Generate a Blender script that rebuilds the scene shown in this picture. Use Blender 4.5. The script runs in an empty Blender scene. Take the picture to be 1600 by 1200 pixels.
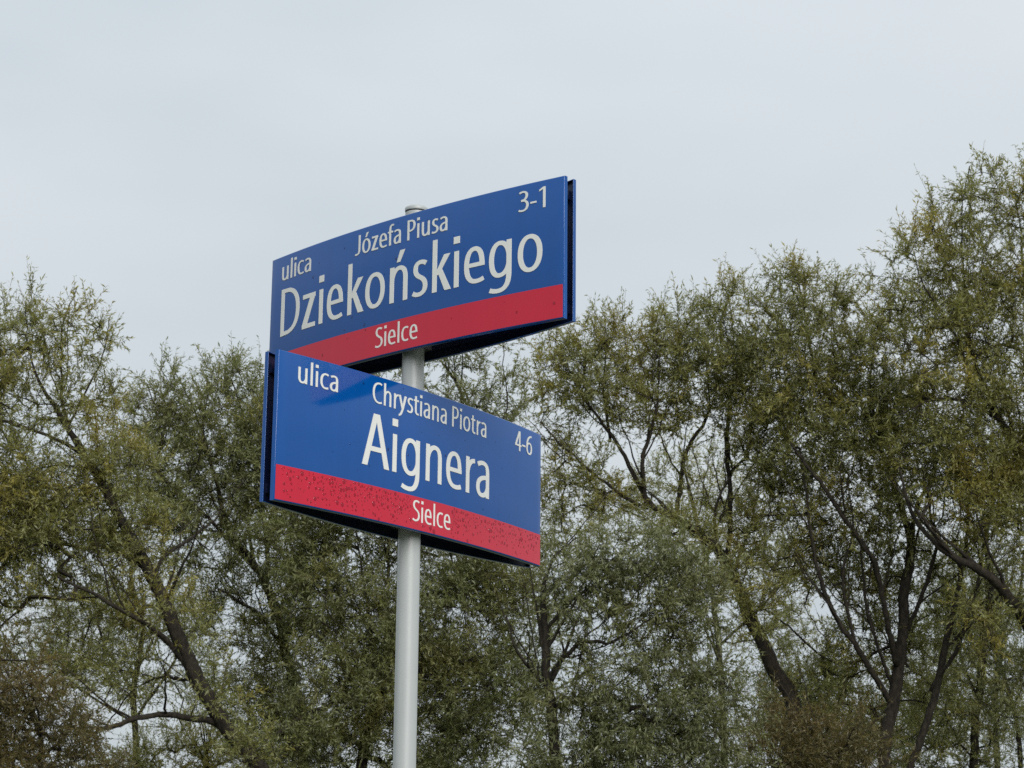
import bpy, bmesh, math, random
import numpy as np
from mathutils import Vector, Matrix, noise
from mathutils.geometry import delaunay_2d_cdt

random.seed(4); rng = np.random.default_rng(11)
scene = bpy.context.scene
C = scene.collection

# ------------------------------------------------------------------ camera
CAM_Z = 1.60
FPX, PITCH, ROLL = 3560.0, 0.25736, 0.01011
fw = np.array([0, math.cos(PITCH), math.sin(PITCH)])
up0 = np.array([0, -math.sin(PITCH), math.cos(PITCH)])
rt0 = np.array([1.0, 0, 0])
rt = rt0*math.cos(ROLL) + up0*math.sin(ROLL)
up = -rt0*math.sin(ROLL) + up0*math.cos(ROLL)
cam_data = bpy.data.cameras.new('camera')
cam = bpy.data.objects.new('camera', cam_data); C.objects.link(cam)
cam.matrix_world = Matrix(((rt[0], up[0], -fw[0], 0), (rt[1], up[1], -fw[1], 0),
                           (rt[2], up[2], -fw[2], CAM_Z), (0, 0, 0, 1)))
cam_data.sensor_width = 36.0
cam_data.lens = FPX/1600*36.0
cam_data.clip_start = 0.05; cam_data.clip_end = 3000
cam_data.dof.use_dof = True
cam_data.dof.focus_distance = 6.2
cam_data.dof.aperture_fstop = cam_data.lens/2.6      # a small phone-lens opening
scene.camera = cam

def at(px, py, depth):
    """point of the place seen at (px, py) of the 1600x1200 photograph, `depth` metres ahead"""
    d = fw + rt*(px-800)/FPX - up*(py-600)/FPX
    return d*(depth/d[1]) + np.array([0, 0, CAM_Z])

# ------------------------------------------------------------------ sky, sun, exposure
SUN_DIR = Vector((0.33, -0.80, 0.50)).normalized()     # towards the sun, behind the clouds
world = bpy.data.worlds.new('World'); scene.world = world; world.use_nodes = True
nt = world.node_tree; nt.nodes.clear()
W = lambda t: nt.nodes.new(t)
wout = W('ShaderNodeOutputWorld'); bgs = W('ShaderNodeBackground'); bgc = W('ShaderNodeBackground')
sky = W('ShaderNodeTexSky'); sky.sky_type = 'NISHITA'; sky.sun_disc = False
sky.sun_elevation = math.asin(SUN_DIR.z); sky.sun_rotation = math.atan2(SUN_DIR.x, SUN_DIR.y)
sky.air_density = 1.0; sky.dust_density = 3.0
bgs.inputs['Strength'].default_value = 0.05
tc = W('ShaderNodeTexCoord'); mp = W('ShaderNodeMapping'); mp.inputs['Scale'].default_value = (1.2, 1.2, 3.0); mp.inputs['Location'].default_value = (2.7, 0.5, 0.0)
nz = W('ShaderNodeTexNoise'); nz.inputs['Scale'].default_value = 1.7; nz.inputs['Detail'].default_value = 4; nz.inputs['Roughness'].default_value = 0.5
cr = W('ShaderNodeValToRGB')
cr.color_ramp.elements[0].position = 0.30; cr.color_ramp.elements[0].color = (0.269, 0.299, 0.321, 1)
cr.color_ramp.elements[1].position = 0.72; cr.color_ramp.elements[1].color = (0.368, 0.391, 0.404, 1)
mixw = W('ShaderNodeMixShader'); mixw.inputs[0].default_value = 0.93
L = nt.links.new
L(sky.outputs[0], bgs.inputs['Color']); L(tc.outputs['Generated'], mp.inputs['Vector']); L(mp.outputs[0], nz.inputs['Vector'])
# overcast skies grow brighter towards the zenith
sx = W('ShaderNodeSeparateXYZ'); zr = W('ShaderNodeMapRange'); zr.inputs[3].default_value = 0.80; zr.inputs[4].default_value = 1.38
vm = W('ShaderNodeVectorMath'); vm.operation = 'SCALE'
L(tc.outputs['Generated'], sx.inputs[0]); L(sx.outputs['Z'], zr.inputs[0]); L(zr.outputs[0], vm.inputs['Scale'])
L(nz.outputs['Fac'], cr.inputs[0]); L(cr.outputs[0], vm.inputs[0]); L(vm.outputs[0], bgc.inputs['Color'])
bgc.inputs['Strength'].default_value = 1.0
L(bgs.outputs[0], mixw.inputs[1]); L(bgc.outputs[0], mixw.inputs[2]); L(mixw.outputs[0], wout.inputs['Surface'])

sun_d = bpy.data.lights.new('sun', 'SUN'); sun_d.energy = 1.5; sun_d.angle = math.radians(50); sun_d.color = (1.0, 0.97, 0.93)
sun = bpy.data.objects.new('sun', sun_d); C.objects.link(sun)
sun.rotation_euler = SUN_DIR.to_track_quat('Z', 'Y').to_euler(); sun.location = (0, 0, 30)

vs = scene.view_settings
vs.view_transform = 'Standard'; vs.look = 'None'; vs.exposure = 1.15; vs.gamma = 1.0; vs.use_curve_mapping = False
scene.cycles.use_denoising = False; scene.cycles.max_bounces = 8; scene.cycles.transparent_max_bounces = 8

# ------------------------------------------------------------------ helpers
def tag(o, label=None, cat=None, group=None, kind=None):
    if label: o['label'] = label
    if cat: o['category'] = cat
    if group: o['group'] = group
    if kind: o['kind'] = kind
    return o
def empty(name, loc, rz=0.0):
    o = bpy.data.objects.new(name, None); C.objects.link(o); o.empty_display_size = 0.1
    o.location = tuple(loc); o.rotation_euler = (0, 0, rz); return o
def link(name, me, mat, parent=None):
    o = bpy.data.objects.new(name, me); C.objects.link(o)
    for m in (mat if isinstance(mat, (list, tuple)) else [mat]): me.materials.append(m)
    if parent: o.parent = parent
    return o
def pymesh(name, v, f, smooth=False):
    me = bpy.data.meshes.new(name); me.from_pydata([tuple(a) for a in v], [], f); me.update()
    if smooth:
        me.polygons.foreach_set('use_smooth', np.ones(len(me.polygons), bool))
    return me
def npmesh(name, v, polys, smooth=False):
    """v (n,3); polys: list of (m,k) int arrays"""
    me = bpy.data.meshes.new(name)
    v = np.ascontiguousarray(v, np.float32)
    me.vertices.add(len(v)); me.vertices.foreach_set('co', v.ravel())
    idx = np.concatenate([p.ravel() for p in polys]).astype(np.int32)
    tot = np.concatenate([np.full(len(p), p.shape[1]) for p in polys]).astype(np.int32)
    start = np.concatenate([[0], np.cumsum(tot)[:-1]]).astype(np.int32)
    me.loops.add(len(idx)); me.loops.foreach_set('vertex_index', idx)
    me.polygons.add(len(tot)); me.polygons.foreach_set('loop_start', start)
    me.polygons.foreach_set('use_smooth', np.full(len(tot), smooth))
    me.update(calc_edges=True)
    return me

# ------------------------------------------------------------------ materials
def mat_new(name):
    m = bpy.data.materials.new(name); m.use_nodes = True
    n = m.node_tree.nodes; b = n['Principled BSDF']
    return m, m.node_tree, b
def paint(name, col, rough=0.14, var=0.06, dirt=0.0, bump=0.0, spec=0.5):
    m, t, b = mat_new(name)
    n = t.nodes.new; l = t.links.new
    tc = n('ShaderNodeTexCoord'); nz = n('ShaderNodeTexNoise'); nz.inputs['Scale'].default_value = 9; nz.inputs['Detail'].default_value = 6
    l(tc.outputs['Object'], nz.inputs['Vector'])
    hs = n('ShaderNodeHueSaturation'); hs.inputs['Color'].default_value = (*col, 1)
    mr = n('ShaderNodeMapRange'); mr.inputs[1].default_value = .3; mr.inputs[2].default_value = .7
    mr.inputs[3].default_value = 1-var; mr.inputs[4].default_value = 1+var
    mps = n('ShaderNodeMapping'); mps.inputs['Scale'].default_value = (38, 38, 2.2); ns = n('ShaderNodeTexNoise'); ns.inputs['Scale'].default_value = 1; ns.inputs['Detail'].default_value = 5
    l(tc.outputs['Object'], mps.inputs[0]); l(mps.outputs[0], ns.inputs['Vector'])
    av = n('ShaderNodeMath'); av.operation = 'MULTIPLY_ADD'; av.inputs[1].default_value = .5; l(ns.outputs['Fac'], av.inputs[0])
    hv = n('ShaderNodeMath'); hv.operation = 'MULTIPLY'; hv.inputs[1].default_value = .5; l(nz.outputs['Fac'], hv.inputs[0]); l(hv.outputs[0], av.inputs[2])
    l(av.outputs[0], mr.inputs[0]); l(mr.outputs[0], hs.inputs['Value']); l(hs.outputs[0], b.inputs['Base Color'])
    nr = n('ShaderNodeTexNoise'); nr.inputs['Scale'].default_value = 30; nr.inputs['Detail'].default_value = 4
    l(tc.outputs['Object'], nr.inputs['Vector'])
    mr2 = n('ShaderNodeMapRange'); mr2.inputs[3].default_value = rough*.75; mr2.inputs[4].default_value = rough*1.3
    l(nr.outputs['Fac'], mr2.inputs[0]); l(mr2.outputs[0], b.inputs['Roughness'])
    b.inputs['Specular IOR Level'].default_value = spec
    if bump:
        bp = n('ShaderNodeBump'); bp.inputs['Strength'].default_value = bump; bp.inputs['Distance'].default_value = .002
        l(nz.outputs['Fac'], bp.inputs['Height']); l(bp.outputs[0], b.inputs['Normal'])
    return m
M_BLUE = paint('blue_enamel', (0.001, 0.058, 0.245), .09, .05, spec=.45)
M_RED = paint('red_film', (0.42, 0.007, 0.028), .10, .04, spec=.45)
M_WHITE = paint('white_film', (0.585, 0.595, 0.575), .3, .03)
M_ALU = paint('raw_aluminium', (0.42, 0.43, 0.44), .35, .1); M_ALU.node_tree.nodes['Principled BSDF'].inputs['Metallic'].default_value = .8
M_INNER = paint('navy_inner_shade', (0.003, 0.008, 0.040), .4, .1)  # shade between the plates put into the colour: blue darkened to near-black navy
M_POLE = paint('grey_powder_coat', (0.335, 0.358, 0.362), .34, .07, bump=.05)
M_RUB = paint('black_rubber', (0.02, 0.02, 0.022), .6, .1)
m, t, b = mat_new('water'); M_WATER = m
n = t.nodes.new; l = t.links.new
trn = n('ShaderNodeBsdfTransparent'); trn.inputs[0].default_value = (.77, .70, .73, 1)
gls = n('ShaderNodeBsdfGlossy'); gls.inputs['Roughness'].default_value = .03
lw = n('ShaderNodeLayerWeight'); lw.inputs['Blend'].default_value = .12
fre = n('ShaderNodeMath'); fre.operation = 'MULTIPLY_ADD'; fre.inputs[1].default_value = .10; fre.inputs[2].default_value = .015; l(lw.outputs['Facing'], fre.inputs[0])
mxs = n('ShaderNodeMixShader'); l(fre.outputs[0], mxs.inputs[0]); l(trn.outputs[0], mxs.inputs[1]); l(gls.outputs[0], mxs.inputs[2])
l(mxs.outputs[0], [q for q in t.nodes if q.type == 'OUTPUT_MATERIAL'][0].inputs['Surface'])

def bark(name, c1, c2):
    m, t, b = mat_new(name); n = t.nodes.new; l = t.links.new
    tc = n('ShaderNodeTexCoord'); mp = n('ShaderNodeMapping'); mp.inputs['Scale'].default_value = (11, 11, 5.0)
    nz = n('ShaderNodeTexNoise'); nz.inputs['Scale'].default_value = 1.6; nz.inputs['Detail'].default_value = 7; nz.inputs['Roughness'].default_value = .65
    r = n('ShaderNodeValToRGB'); r.color_ramp.elements[0].position = .35; r.color_ramp.elements[1].position = .7
    r.color_ramp.elements[0].color = (*c1, 1); r.color_ramp.elements[1].color = (*c2, 1)
    bp = n('ShaderNodeBump'); bp.inputs['Strength'].default_value = .9; bp.inputs['Distance'].default_value = .04
    l(tc.outputs['Object'], mp.inputs[0]); l(mp.outputs[0], nz.inputs['Vector']); l(nz.outputs['Fac'], r.inputs[0])
    l(r.outputs[0], b.inputs['Base Color']); l(nz.outputs['Fac'], bp.inputs['Height']); l(bp.outputs[0], b.inputs['Normal'])
    b.inputs['Roughness'].default_value = .9; b.inputs['Specular IOR Level'].default_value = .2
    return m
M_BARK = bark('willow_bark', (0.011, 0.009, 0.007), (0.040, 0.034, 0.026))

M_TWIG = bark('willow_twig', (0.050, 0.046, 0.022), (0.110, 0.100, 0.050))

def leafmat(name, cols, patch, patch_amt=.5, trans=.48):
    """cols: four linear colours picked leaf by leaf, patch: colour of turned (autumn) sprays"""
    m, t, b = mat_new(name); n = t.nodes.new; l = t.links.new
    g = n('ShaderNodeNewGeometry'); r = n('ShaderNodeValToRGB'); e = r.color_ramp.elements
    e[0].position = 0; e[0].color = (*cols[0], 1); e[1].position = 1; e[1].color = (*cols[-1], 1)
    for i, c in enumerate(cols[1:-1]):
        x = e.new((i+1)/(len(cols)-1)); x.color = (*c, 1)
    l(g.outputs['Random Per Island'], r.inputs[0])
    tc = n('ShaderNodeTexCoord'); nz = n('ShaderNodeTexNoise'); nz.inputs['Scale'].default_value = .9; nz.inputs['Detail'].default_value = 3
    l(tc.outputs['Object'], nz.inputs['Vector'])
    mr = n('ShaderNodeMapRange'); mr.inputs[1].default_value = .50; mr.inputs[2].default_value = .68; mr.inputs[4].default_value = patch_amt
    l(nz.outputs['Fac'], mr.inputs[0])
    mx = n('ShaderNodeMix'); mx.data_type = 'RGBA'; mx.inputs[7].default_value = (*patch, 1)
    l(mr.outputs[0], mx.inputs[0]); l(r.outputs[0], mx.inputs[6])
    b.inputs['Roughness'].default_value = .33; b.inputs['Specular IOR Level'].default_value = .55
    tr = n('ShaderNodeBsdfTranslucent'); ms = n('ShaderNodeMixShader'); ms.inputs[0].default_value = trans
    # a leaf reflects its colour and lets about as much through, yellower: the mix halves both, so they are doubled here
    db = n('ShaderNodeVectorMath'); db.operation = 'SCALE'; db.inputs['Scale'].default_value = 1.8
    dt = n('ShaderNodeVectorMath'); dt.operation = 'MULTIPLY'; dt.inputs[1].default_value = (1.9, 1.82, 1.35)
    l(mx.outputs[2], db.inputs[0]); l(mx.outputs[2], dt.inputs[0])
    l(db.outputs[0], b.inputs['Base Color']); l(dt.outputs[0], tr.inputs['Color'])
    l(b.outputs[0], ms.inputs[1]); l(tr.outputs[0], ms.inputs[2])
    l(ms.outputs[0], n_out(t).inputs['Surface'])
    return m
def n_out(t): return [x for x in t.nodes if x.type == 'OUTPUT_MATERIAL'][0]
OL = [(0.080, 0.086, 0.022), (0.110, 0.115, 0.031), (0.131, 0.136, 0.048), (0.178, 0.187, 0.098)]
M_OLIVE = leafmat('willow_leaf_olive', OL, (0.210, 0.166, 0.026), .55)
M_GREEN = leafmat('willow_leaf_green', [(0.063, 0.074, 0.021), (0.087, 0.099, 0.033), (0.115, 0.124, 0.052), (0.165, 0.178, 0.102)], (0.150, 0.131, 0.029), .45)
M_SILV = leafmat('willow_leaf_silver', [(0.051, 0.060, 0.019), (0.078, 0.089, 0.033), (0.108, 0.120, 0.059), (0.164, 0.173, 0.101)], (0.102, 0.096, 0.022), .35)
M_GOLD = leafmat('willow_leaf_yellowing', [(0.083, 0.088, 0.021), (0.116, 0.119, 0.029), (0.136, 0.140, 0.047), (0.170, 0.175, 0.091)], (0.224, 0.175, 0.028), .6)
M_BROWN = leafmat('shrub_leaf_brown', [(0.040, 0.037, 0.014), (0.069, 0.057, 0.020), (0.089, 0.070, 0.025), (0.063, 0.067, 0.026)], (0.112, 0.070, 0.022), .5)

# ------------------------------------------------------------------ ground
m, t, b = mat_new('grass_ground'); n = t.nodes.new; l = t.links.new
tc = n('ShaderNodeTexCoord'); nz = n('ShaderNodeTexNoise'); nz.inputs['Scale'].default_value = 1.3; nz.inputs['Detail'].default_value = 8
r = n('ShaderNodeValToRGB'); r.color_ramp.elements[0].color = (0.035, 0.045, 0.015, 1); r.color_ramp.elements[1].color = (0.10, 0.105, 0.045, 1)
bp = n('ShaderNodeBump'); bp.inputs['Distance'].default_value = .05
l(tc.outputs['Object'], nz.inputs['Vector']); l(nz.outputs['Fac'], r.inputs[0]); l(r.outputs[0], b.inputs['Base Color'])
l(nz.outputs['Fac'], bp.inputs['Height']); l(bp.outputs[0], b.inputs['Normal']); b.inputs['Roughness'].default_value = .95
gv, gf = [], []
NG = 60
for j in range(NG+1):
    for i in range(NG+1):
        a = (i/NG*2-1); c = (j/NG*2-1)
        x = math.copysign(abs(a)**3, a)*1200; y = math.copysign(abs(c)**3, c)*1200
        q = math.hypot(x, y)
        gv.append((x, y, 0 if q < 4 else noise.noise((x*.06, y*.06, 3))*.12*min(1, (q-4)/20) - .02*min(1, (q-4)/20)))
for j in range(NG):
    for i in range(NG):
        k = j*(NG+1)+i; gf.append((k, k+1, k+NG+2, k+NG+1))
g = link('ground', pymesh('ground', gv, gf, True), m); tag(g, kind='structure')

# ------------------------------------------------------------------ sign post
PX, PY = -0.26786, 5.94063
POLE_R = 0.030
Z_UP, YAW_UP = 1.82757+CAM_Z, -0.73211
Z_LO, YAW_LO = 1.33487+CAM_Z, 0.92724
SW, SH, SAG, GAP = 1.11317, 0.38395, 0.04105, 0.02433
RED_V = -0.52788
def lathe(prof, n=48):
    v, f = [], []
    for r, z in prof:
        for k in range(n):
            a = 2*math.pi*k/n; v.append((r*math.cos(a), r*math.sin(a), z))
    for j in range(len(prof)-1):
        for k in range(n):
            f.append((j*n+k, j*n+(k+1) % n, (j+1)*n+(k+1) % n, (j+1)*n+k))
    f.append(tuple(range(n-1, -1, -1))); f.append(tuple((len(prof)-1)*n+k for k in range(n)))
    return v, f
# height of the pole's top from where it shows above the upper sign
ZT = 3.40
for _ in range(60):
    P = np.array([PX, PY, ZT-CAM_Z]); yy = 600-FPX*(P@up)/(P@fw)
    ZT += (yy-327.0)/600
post = empty('sign_post', (PX, PY, 0))
tag(post, 'round light grey metal post carrying the two blue street name signs', 'post')
def smooth_by_angle(o, deg=35):
    bmx = bmesh.new(); bmx.from_mesh(o.data)
    for f_ in bmx.faces: f_.smooth = True
    for e_ in bmx.edges:
        if len(e_.link_faces) == 2 and e_.calc_face_angle(0) > math.radians(deg): e_.smooth = False
    bmx.to_mesh(o.data); bmx.free()
o = link('tube', pymesh('tube', *lathe([(POLE_R, -.4), (POLE_R, ZT-.012), (POLE_R-.002, ZT-.011)])), M_POLE, post); smooth_by_angle(o)
o = link('gasket', pymesh('gasket', *lathe([(POLE_R-.0015, ZT-.0115), (POLE_R-.0015, ZT-.0075)])), M_RUB, post); smooth_by_angle(o)
o = link('cap', pymesh('cap', *lathe([(POLE_R+.001, ZT-.0078), (POLE_R+.0016, ZT-.006), (POLE_R+.0016, ZT+.001), (POLE_R-.002, ZT+.0045), (POLE_R*.6, ZT+.0065), (.003, ZT+.0072)])), M_POLE, post); smooth_by_angle(o, 50)
o = link('footing', pymesh('footing', *lathe([(.11, -.3), (.11, .012), (.10, .022), (POLE_R+.004, .026)])), paint('concrete', (.30, .29, .27), .9, .15, bump=.4), post); smooth_by_angle(o)

# ------------------------------------------------------------------ lettering: strokes drawn with an elliptic pen
X = .718
def glyphs():
    G = {}
    def g(ch, w, *items): G[ch] = (w, items)
    S = lambda *a: ('s', a)                # stroke: points, 'C' starts a cubic
    Pn = lambda *a: ('p', a)               # polygon
    def box(x0, y0, x1, y1): return ('p', ((x0, y0), (x1, y0), (x1, y1), (x0, y1)))
    def ell(cx, cy, rx, ry): return ('e', (cx, cy, rx, ry))
    st = .0545
    stem = lambda x, y0, y1: box(x-st, y0, x+st, y1)
    arch = S((.145, .44), 'C', (.165, .59), (.25, .680), (.345, .680), 'C', (.445, .680), (.5, .61), (.5, .45), (.5, 0))
    def acute(x, y): return Pn((x, y), (x+.085, y), (x+.215, y+.235), (x+.085, y+.235))
    g('n', .642, stem(.145, 0, X), arch)
    g('ń', .642, stem(.145, 0, X), arch, acute(.265, .80))
    g('h', .642, stem(.145, 0, 1.05), arch)
    g('u', .638, S((.14, X), (.14, .27), 'C', (.14, .10), (.2, .038), (.29, .038), 'C', (.39, .038), (.475, .12), (.493, .25)), stem(.493, 0, X))
    g('l', .273, stem(.1365, 0, 1.05))
    g('i', .270, stem(.135, 0, X), box(.063, .87, .207, 1.01))
    g('o', .635, ell(.3175, X/2, .211, .324))
    g('ó', .635, ell(.3175, X/2, .211, .324), acute(.245, .80))
    g('c', .518, S((.47, .645), 'C', (.425, .672), (.38, .682), (.335, .682), 'C', (.19, .682), (.107, .56), (.107, .359), 'C', (.107, .15), (.19, .037), (.335, .037), 'C', (.385, .037), (.435, .048), (.475, .068)))
    g('e', .580, S((.466, .36), 'C', (.472, .57), (.40, .683), (.298, .683), 'C', (.17, .683), (.107, .55), (.107, .355), 'C', (.107, .15), (.19, .036), (.335, .036), 'C', (.40, .036), (.455, .046), (.508, .070)), box(.11, .322, .528, .404))
    g('a', .558, S((.095, .632), 'C', (.15, .666), (.21, .682), (.265, .682), 'C', (.385, .682), (.428, .61), (.428, .48), (.428, 0)),
      S((.43, .405), 'C', (.24, .405), (.105, .345), (.105, .195), 'C', (.105, .09), (.165, .037), (.235, .037), 'C', (.335, .037), (.415, .10), (.428, .22)))
    g('s', .458, S((.385, .64), 'C', (.345, .670), (.3, .682), (.255, .682), 'C', (.165, .682), (.118, .63), (.118, .545), 'C', (.118, .45), (.19, .408), (.245, .378), 'C', (.325, .338), (.37, .28), (.37, .19), 'C', (.37, .09), (.295, .037), (.21, .037), 'C', (.155, .037), (.105, .05), (.06, .082)))
    g('z', .495, box(.055, .625, .445, X), box(.045, 0, .455, .093), Pn((.045, .02), (.195, .06), (.445, .66), (.445, .70), (.295, .66), (.045, .07)))
    g('k', .543, stem(.145, 0, 1.05), Pn((.19, .32), (.255, .34), (.525, X), (.375, X), (.19, .41)), Pn((.225, .385), (.31, .47), (.55, 0), (.398, 0)))
    g('r', .378, stem(.145, 0, X), S((.145, .40), 'C', (.165, .57), (.235, .664), (.375, .664)))
    g('f', .338, S((.365, 1.005), 'C', (.34, 1.015), (.32, 1.015), (.3, 1.015), 'C', (.19, 1.015), (.15, .93), (.15, .78), (.15, 0)), box(.015, .632, .325, X))
    g('t', .383, S((.16, .885), (.16, .22), 'C', (.16, .09), (.2, .04), (.285, .04), 'C', (.31, .04), (.335, .043), (.355, .05)), box(.02, .632, .35, X))
    g('g', .647, S((.502, X), (.502, .07), 'C', (.502, -.15), (.42, -.25), (.26, -.25), 'C', (.2, -.25), (.13, -.238), (.075, -.21)),
      S((.5, .45), 'C', (.475, .6), (.40, .68), (.30, .68), 'C', (.175, .68), (.107, .54), (.107, .36), 'C', (.107, .165), (.175, .048), (.292, .048), 'C', (.395, .048), (.47, .12), (.5, .25)))
    g('y', .545, Pn((.008, X), (.148, X), (.325, .13), (.33, .02), (.235, .02)), Pn((.405, X), (.54, X), (.338, .03), (.228, .05)), S((.282, .07), 'C', (.225, -.12), (.155, -.22), (.035, -.25)))
    g('D', .770, stem(.152, 0, 1), S((.15, .952), (.29, .952), 'C', (.52, .952), (.658, .79), (.658, .51), 'C', (.658, .2), (.51, .048), (.27, .048), (.15, .048)))
    g('P', .616, stem(.152, 0, 1), S((.15, .952), (.29, .952), 'C', (.45, .952), (.515, .86), (.515, .72), 'C', (.515, .56), (.43, .455), (.27, .455), (.15, .455)))
    g('J', .428, S((.285, 1), (.285, .30), 'C', (.285, .10), (.235, .04), (.12, .04), 'C', (.085, .04), (.055, .045), (.015, .058)))
    g('S', .571, S((.475, .898), 'C', (.43, .938), (.37, .955), (.31, .955), 'C', (.195, .955), (.128, .88), (.128, .765), 'C', (.128, .63), (.23, .575), (.305, .535), 'C', (.41, .48), (.48, .41), (.48, .28), 'C', (.48, .13), (.38, .045), (.25, .045), 'C', (.18, .045), (.12, .06), (.065, .098)))
    g('C', .671, S((.612, .912), 'C', (.555, .942), (.50, .955), (.45, .955), 'C', (.235, .955), (.113, .78), (.113, .50), 'C', (.113, .2), (.24, .045), (.45, .045), 'C', (.51, .045), (.565, .058), (.620, .086)))
    g('A', .708, Pn((.005, 0), (.138, 0), (.392, 1), (.275, 1)), Pn((.703, 0), (.570, 0), (.316, 1), (.433, 1)), box(.16, .285, .548, .378))
    g('3', .594, S((.1, .910), 'C', (.15, .942), (.21, .955), (.27, .955), 'C', (.39, .955), (.45, .88), (.45, .775), 'C', (.45, .64), (.36, .545), (.24, .545), (.18, .545)), S((.18, .53), (.25, .53), 'C', (.4, .53), (.485, .44), (.485, .3), 'C', (.485, .14), (.38, .045), (.245, .045), 'C', (.18, .045), (.12, .06), (.065, .092)))
    g('1', .594, stem(.345, 0, 1), Pn((.10, .80), (.122, .895), (.30, 1.0), (.35, 1.0), (.32, .905)))
    g('4', .594, stem(.415, 0, 1), box(.03, .235, .565, .325), Pn((.03, .24), (.03, .315), (.33, 1), (.46, 1), (.165, .32)))
    g('6', .594, S((.50, .955), 'C', (.27, .955), (.107, .76), (.107, .40), (.107, .30)), ell(.302, .318, .195, .272))
    g('-', .355, box(.035, .305, .320, .395))
    return G
GL = glyphs()
PA, PB = .0545, .0425
def sample(pts):
    out = []; i = 0; pts = list(pts)
    while i < len(pts):
        p = pts[i]
        if p == 'C':
            p0 = out[-1]; a, b_, c = pts[i+1:i+4]
            for k in range(1, 11):
                t_ = k/10; s = 1-t_
                out.append((s**3*p0[0]+3*s*s*t_*a[0]+3*s*t_*t_*b_[0]+t_**3*c[0], s**3*p0[1]+3*s*s*t_*a[1]+3*s*t_*t_*b_[1]+t_**3*c[1]))
            i += 4
        else:
            out.append(p); i += 1
    return out
def glyph_mesh2d(ch):
    verts, faces = [], []
    def quad_strip(pts, closed=False):
        n_ = len(pts); Ls, Rs = [], []
        for i in range(n_):
            if closed: a, b_ = pts[i-1], pts[(i+1) % n_]
            else: a, b_ = pts[max(0, i-1)], pts[min(n_-1, i+1)]
            tx, ty = b_[0]-a[0], b_[1]-a[1]; q = math.hypot(tx, ty) or 1
            nx, ny = -ty/q, tx/q; h = math.hypot(PA*nx, PB*ny)
            k = h*h and 1
            Ls.append((pts[i][0]+nx*h, pts[i][1]+ny*h)); Rs.append((pts[i][0]-nx*h, pts[i][1]-ny*h))
        base = len(verts); verts.extend(Ls); verts.extend(Rs)
        for i in range(n_ if closed else n_-1):
            j = (i+1) % n_
            faces.append([base+n_+i, base+n_+j, base+j, base+i])
    for kind, d in GL[ch][1]:
        if kind == 's': quad_strip(sample(d))
        elif kind == 'e':
            cx, cy, rx, ry = d
            pts = []
            for k in range(40):
                a = 2*math.pi*k/40; ca, sa = math.cos(a), math.sin(a); e = .92
                pts.append((cx+rx*math.copysign(abs(ca)**e, ca), cy+ry*math.copysign(abs(sa)**e, sa)))
            quad_strip(pts, True)
        else:
            base = len(verts); verts.extend(d)
            area = sum(d[i][0]*d[(i+1) % len(d)][1]-d[(i+1) % len(d)][0]*d[i][1] for i in range(len(d)))
            ids = list(range(base, base+len(d)))
            faces.append(ids if area > 0 else ids[::-1])
    vo, eo, fo, ov, oe, of = delaunay_2d_cdt([Vector(v) for v in verts], [], faces, 0, 1e-5)
    tris = [f_ for f_, src in zip(fo, of) if src]
    return [tuple(v) for v in vo], [tuple(f_) for f_ in tris]
G2D = {ch: glyph_mesh2d(ch) for ch in set('ulicaJózefaPiusaDziekońskiego3-1SielceChrystianaPiotraAignera4-6')}

def bulge(x): return SAG*(1-(x/(SW/2))**2)
def surf(x, v, lift, side):
    """point on a plate in the sign's frame; side -1 front, +1 back"""
    return (x if side < 0 else -x, side*(GAP+bulge(x)+lift), v)
def letter_meshes(text, x0, x1, base, cap):
    pen = 0; items = []
    for ch in text:
        if ch == ' ': pen += .245; continue
        items.append((ch, pen)); pen += GL[ch][0]
    lo = min(items[0][1]+min(v[0] for v in G2D[items[0][0]][0]), 1e9)
    hi = items[-1][1]+max(v[0] for v in G2D[items[-1][0]][0])
    sc = (x1-x0)/(hi-lo)
    for ch, p in items:
        v2, tr = G2D[ch]; nv = len(v2)
        co = [(x0+(p+v[0]-lo)*sc, base+v[1]*cap) for v in v2]
        used = sorted({i for t_ in tr for i in t_}); rm = {a: i for i, a in enumerate(used)}
        co = [co[i] for i in used]; tr2 = [tuple(rm[i] for i in t_) for t_ in tr]; nv = len(co)
        V = [surf(x, v, .0013, -1) for x, v in co]+[surf(x, v, -.0006, -1) for x, v in co]
        cnt = {}
        for t_ in tr2:
            for a, b_ in ((t_[0], t_[1]), (t_[1], t_[2]), (t_[2], t_[0])): cnt[(a, b_)] = 1
        F = list(tr2)
        for a, b_ in cnt:
            if (b_, a) not in cnt: F.append((b_, a, a+nv, b_+nv))
        yield ch, pymesh('letter', V, F)

# ------------------------------------------------------------------ sign plates
NU = 56
def plate_mesh(side, name):
    xs = np.linspace(-1, 1, NU+1)
    rings = [(.0030, .0), (.0016, .0005), (.0005, .0016), (0., .0032), (0., .0125), (.0004, .0130), (.0016, .0130), (.0020, .0125), (.0020, .0022)]
    V, F = [], []; nr = 2*(NU+1)
    for ins, dep in rings:
        hw, hh = SW/2-ins, SH/2-ins
        for x in xs: V.append(surf(x*hw, -hh, -dep, side))
        for x in xs[::-1]: V.append(surf(x*hw, hh, -dep, side))
    for k in range(len(rings)-1):
        for i in range(nr):
            j = (i+1) % nr
            F.append((k*nr+i, (k+1)*nr+i, (k+1)*nr+j, k*nr+j))
    for i in range(NU):
        F.append((i, i+1, nr-2-i, nr-1-i))
        b0 = (len(rings)-1)*nr
        F.append((b0+i, b0+nr-1-i, b0+nr-2-i, b0+i+1))
    me = pymesh(name, V, F)
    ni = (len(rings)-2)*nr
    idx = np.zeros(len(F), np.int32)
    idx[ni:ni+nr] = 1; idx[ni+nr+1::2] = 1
    return me, idx
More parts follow.
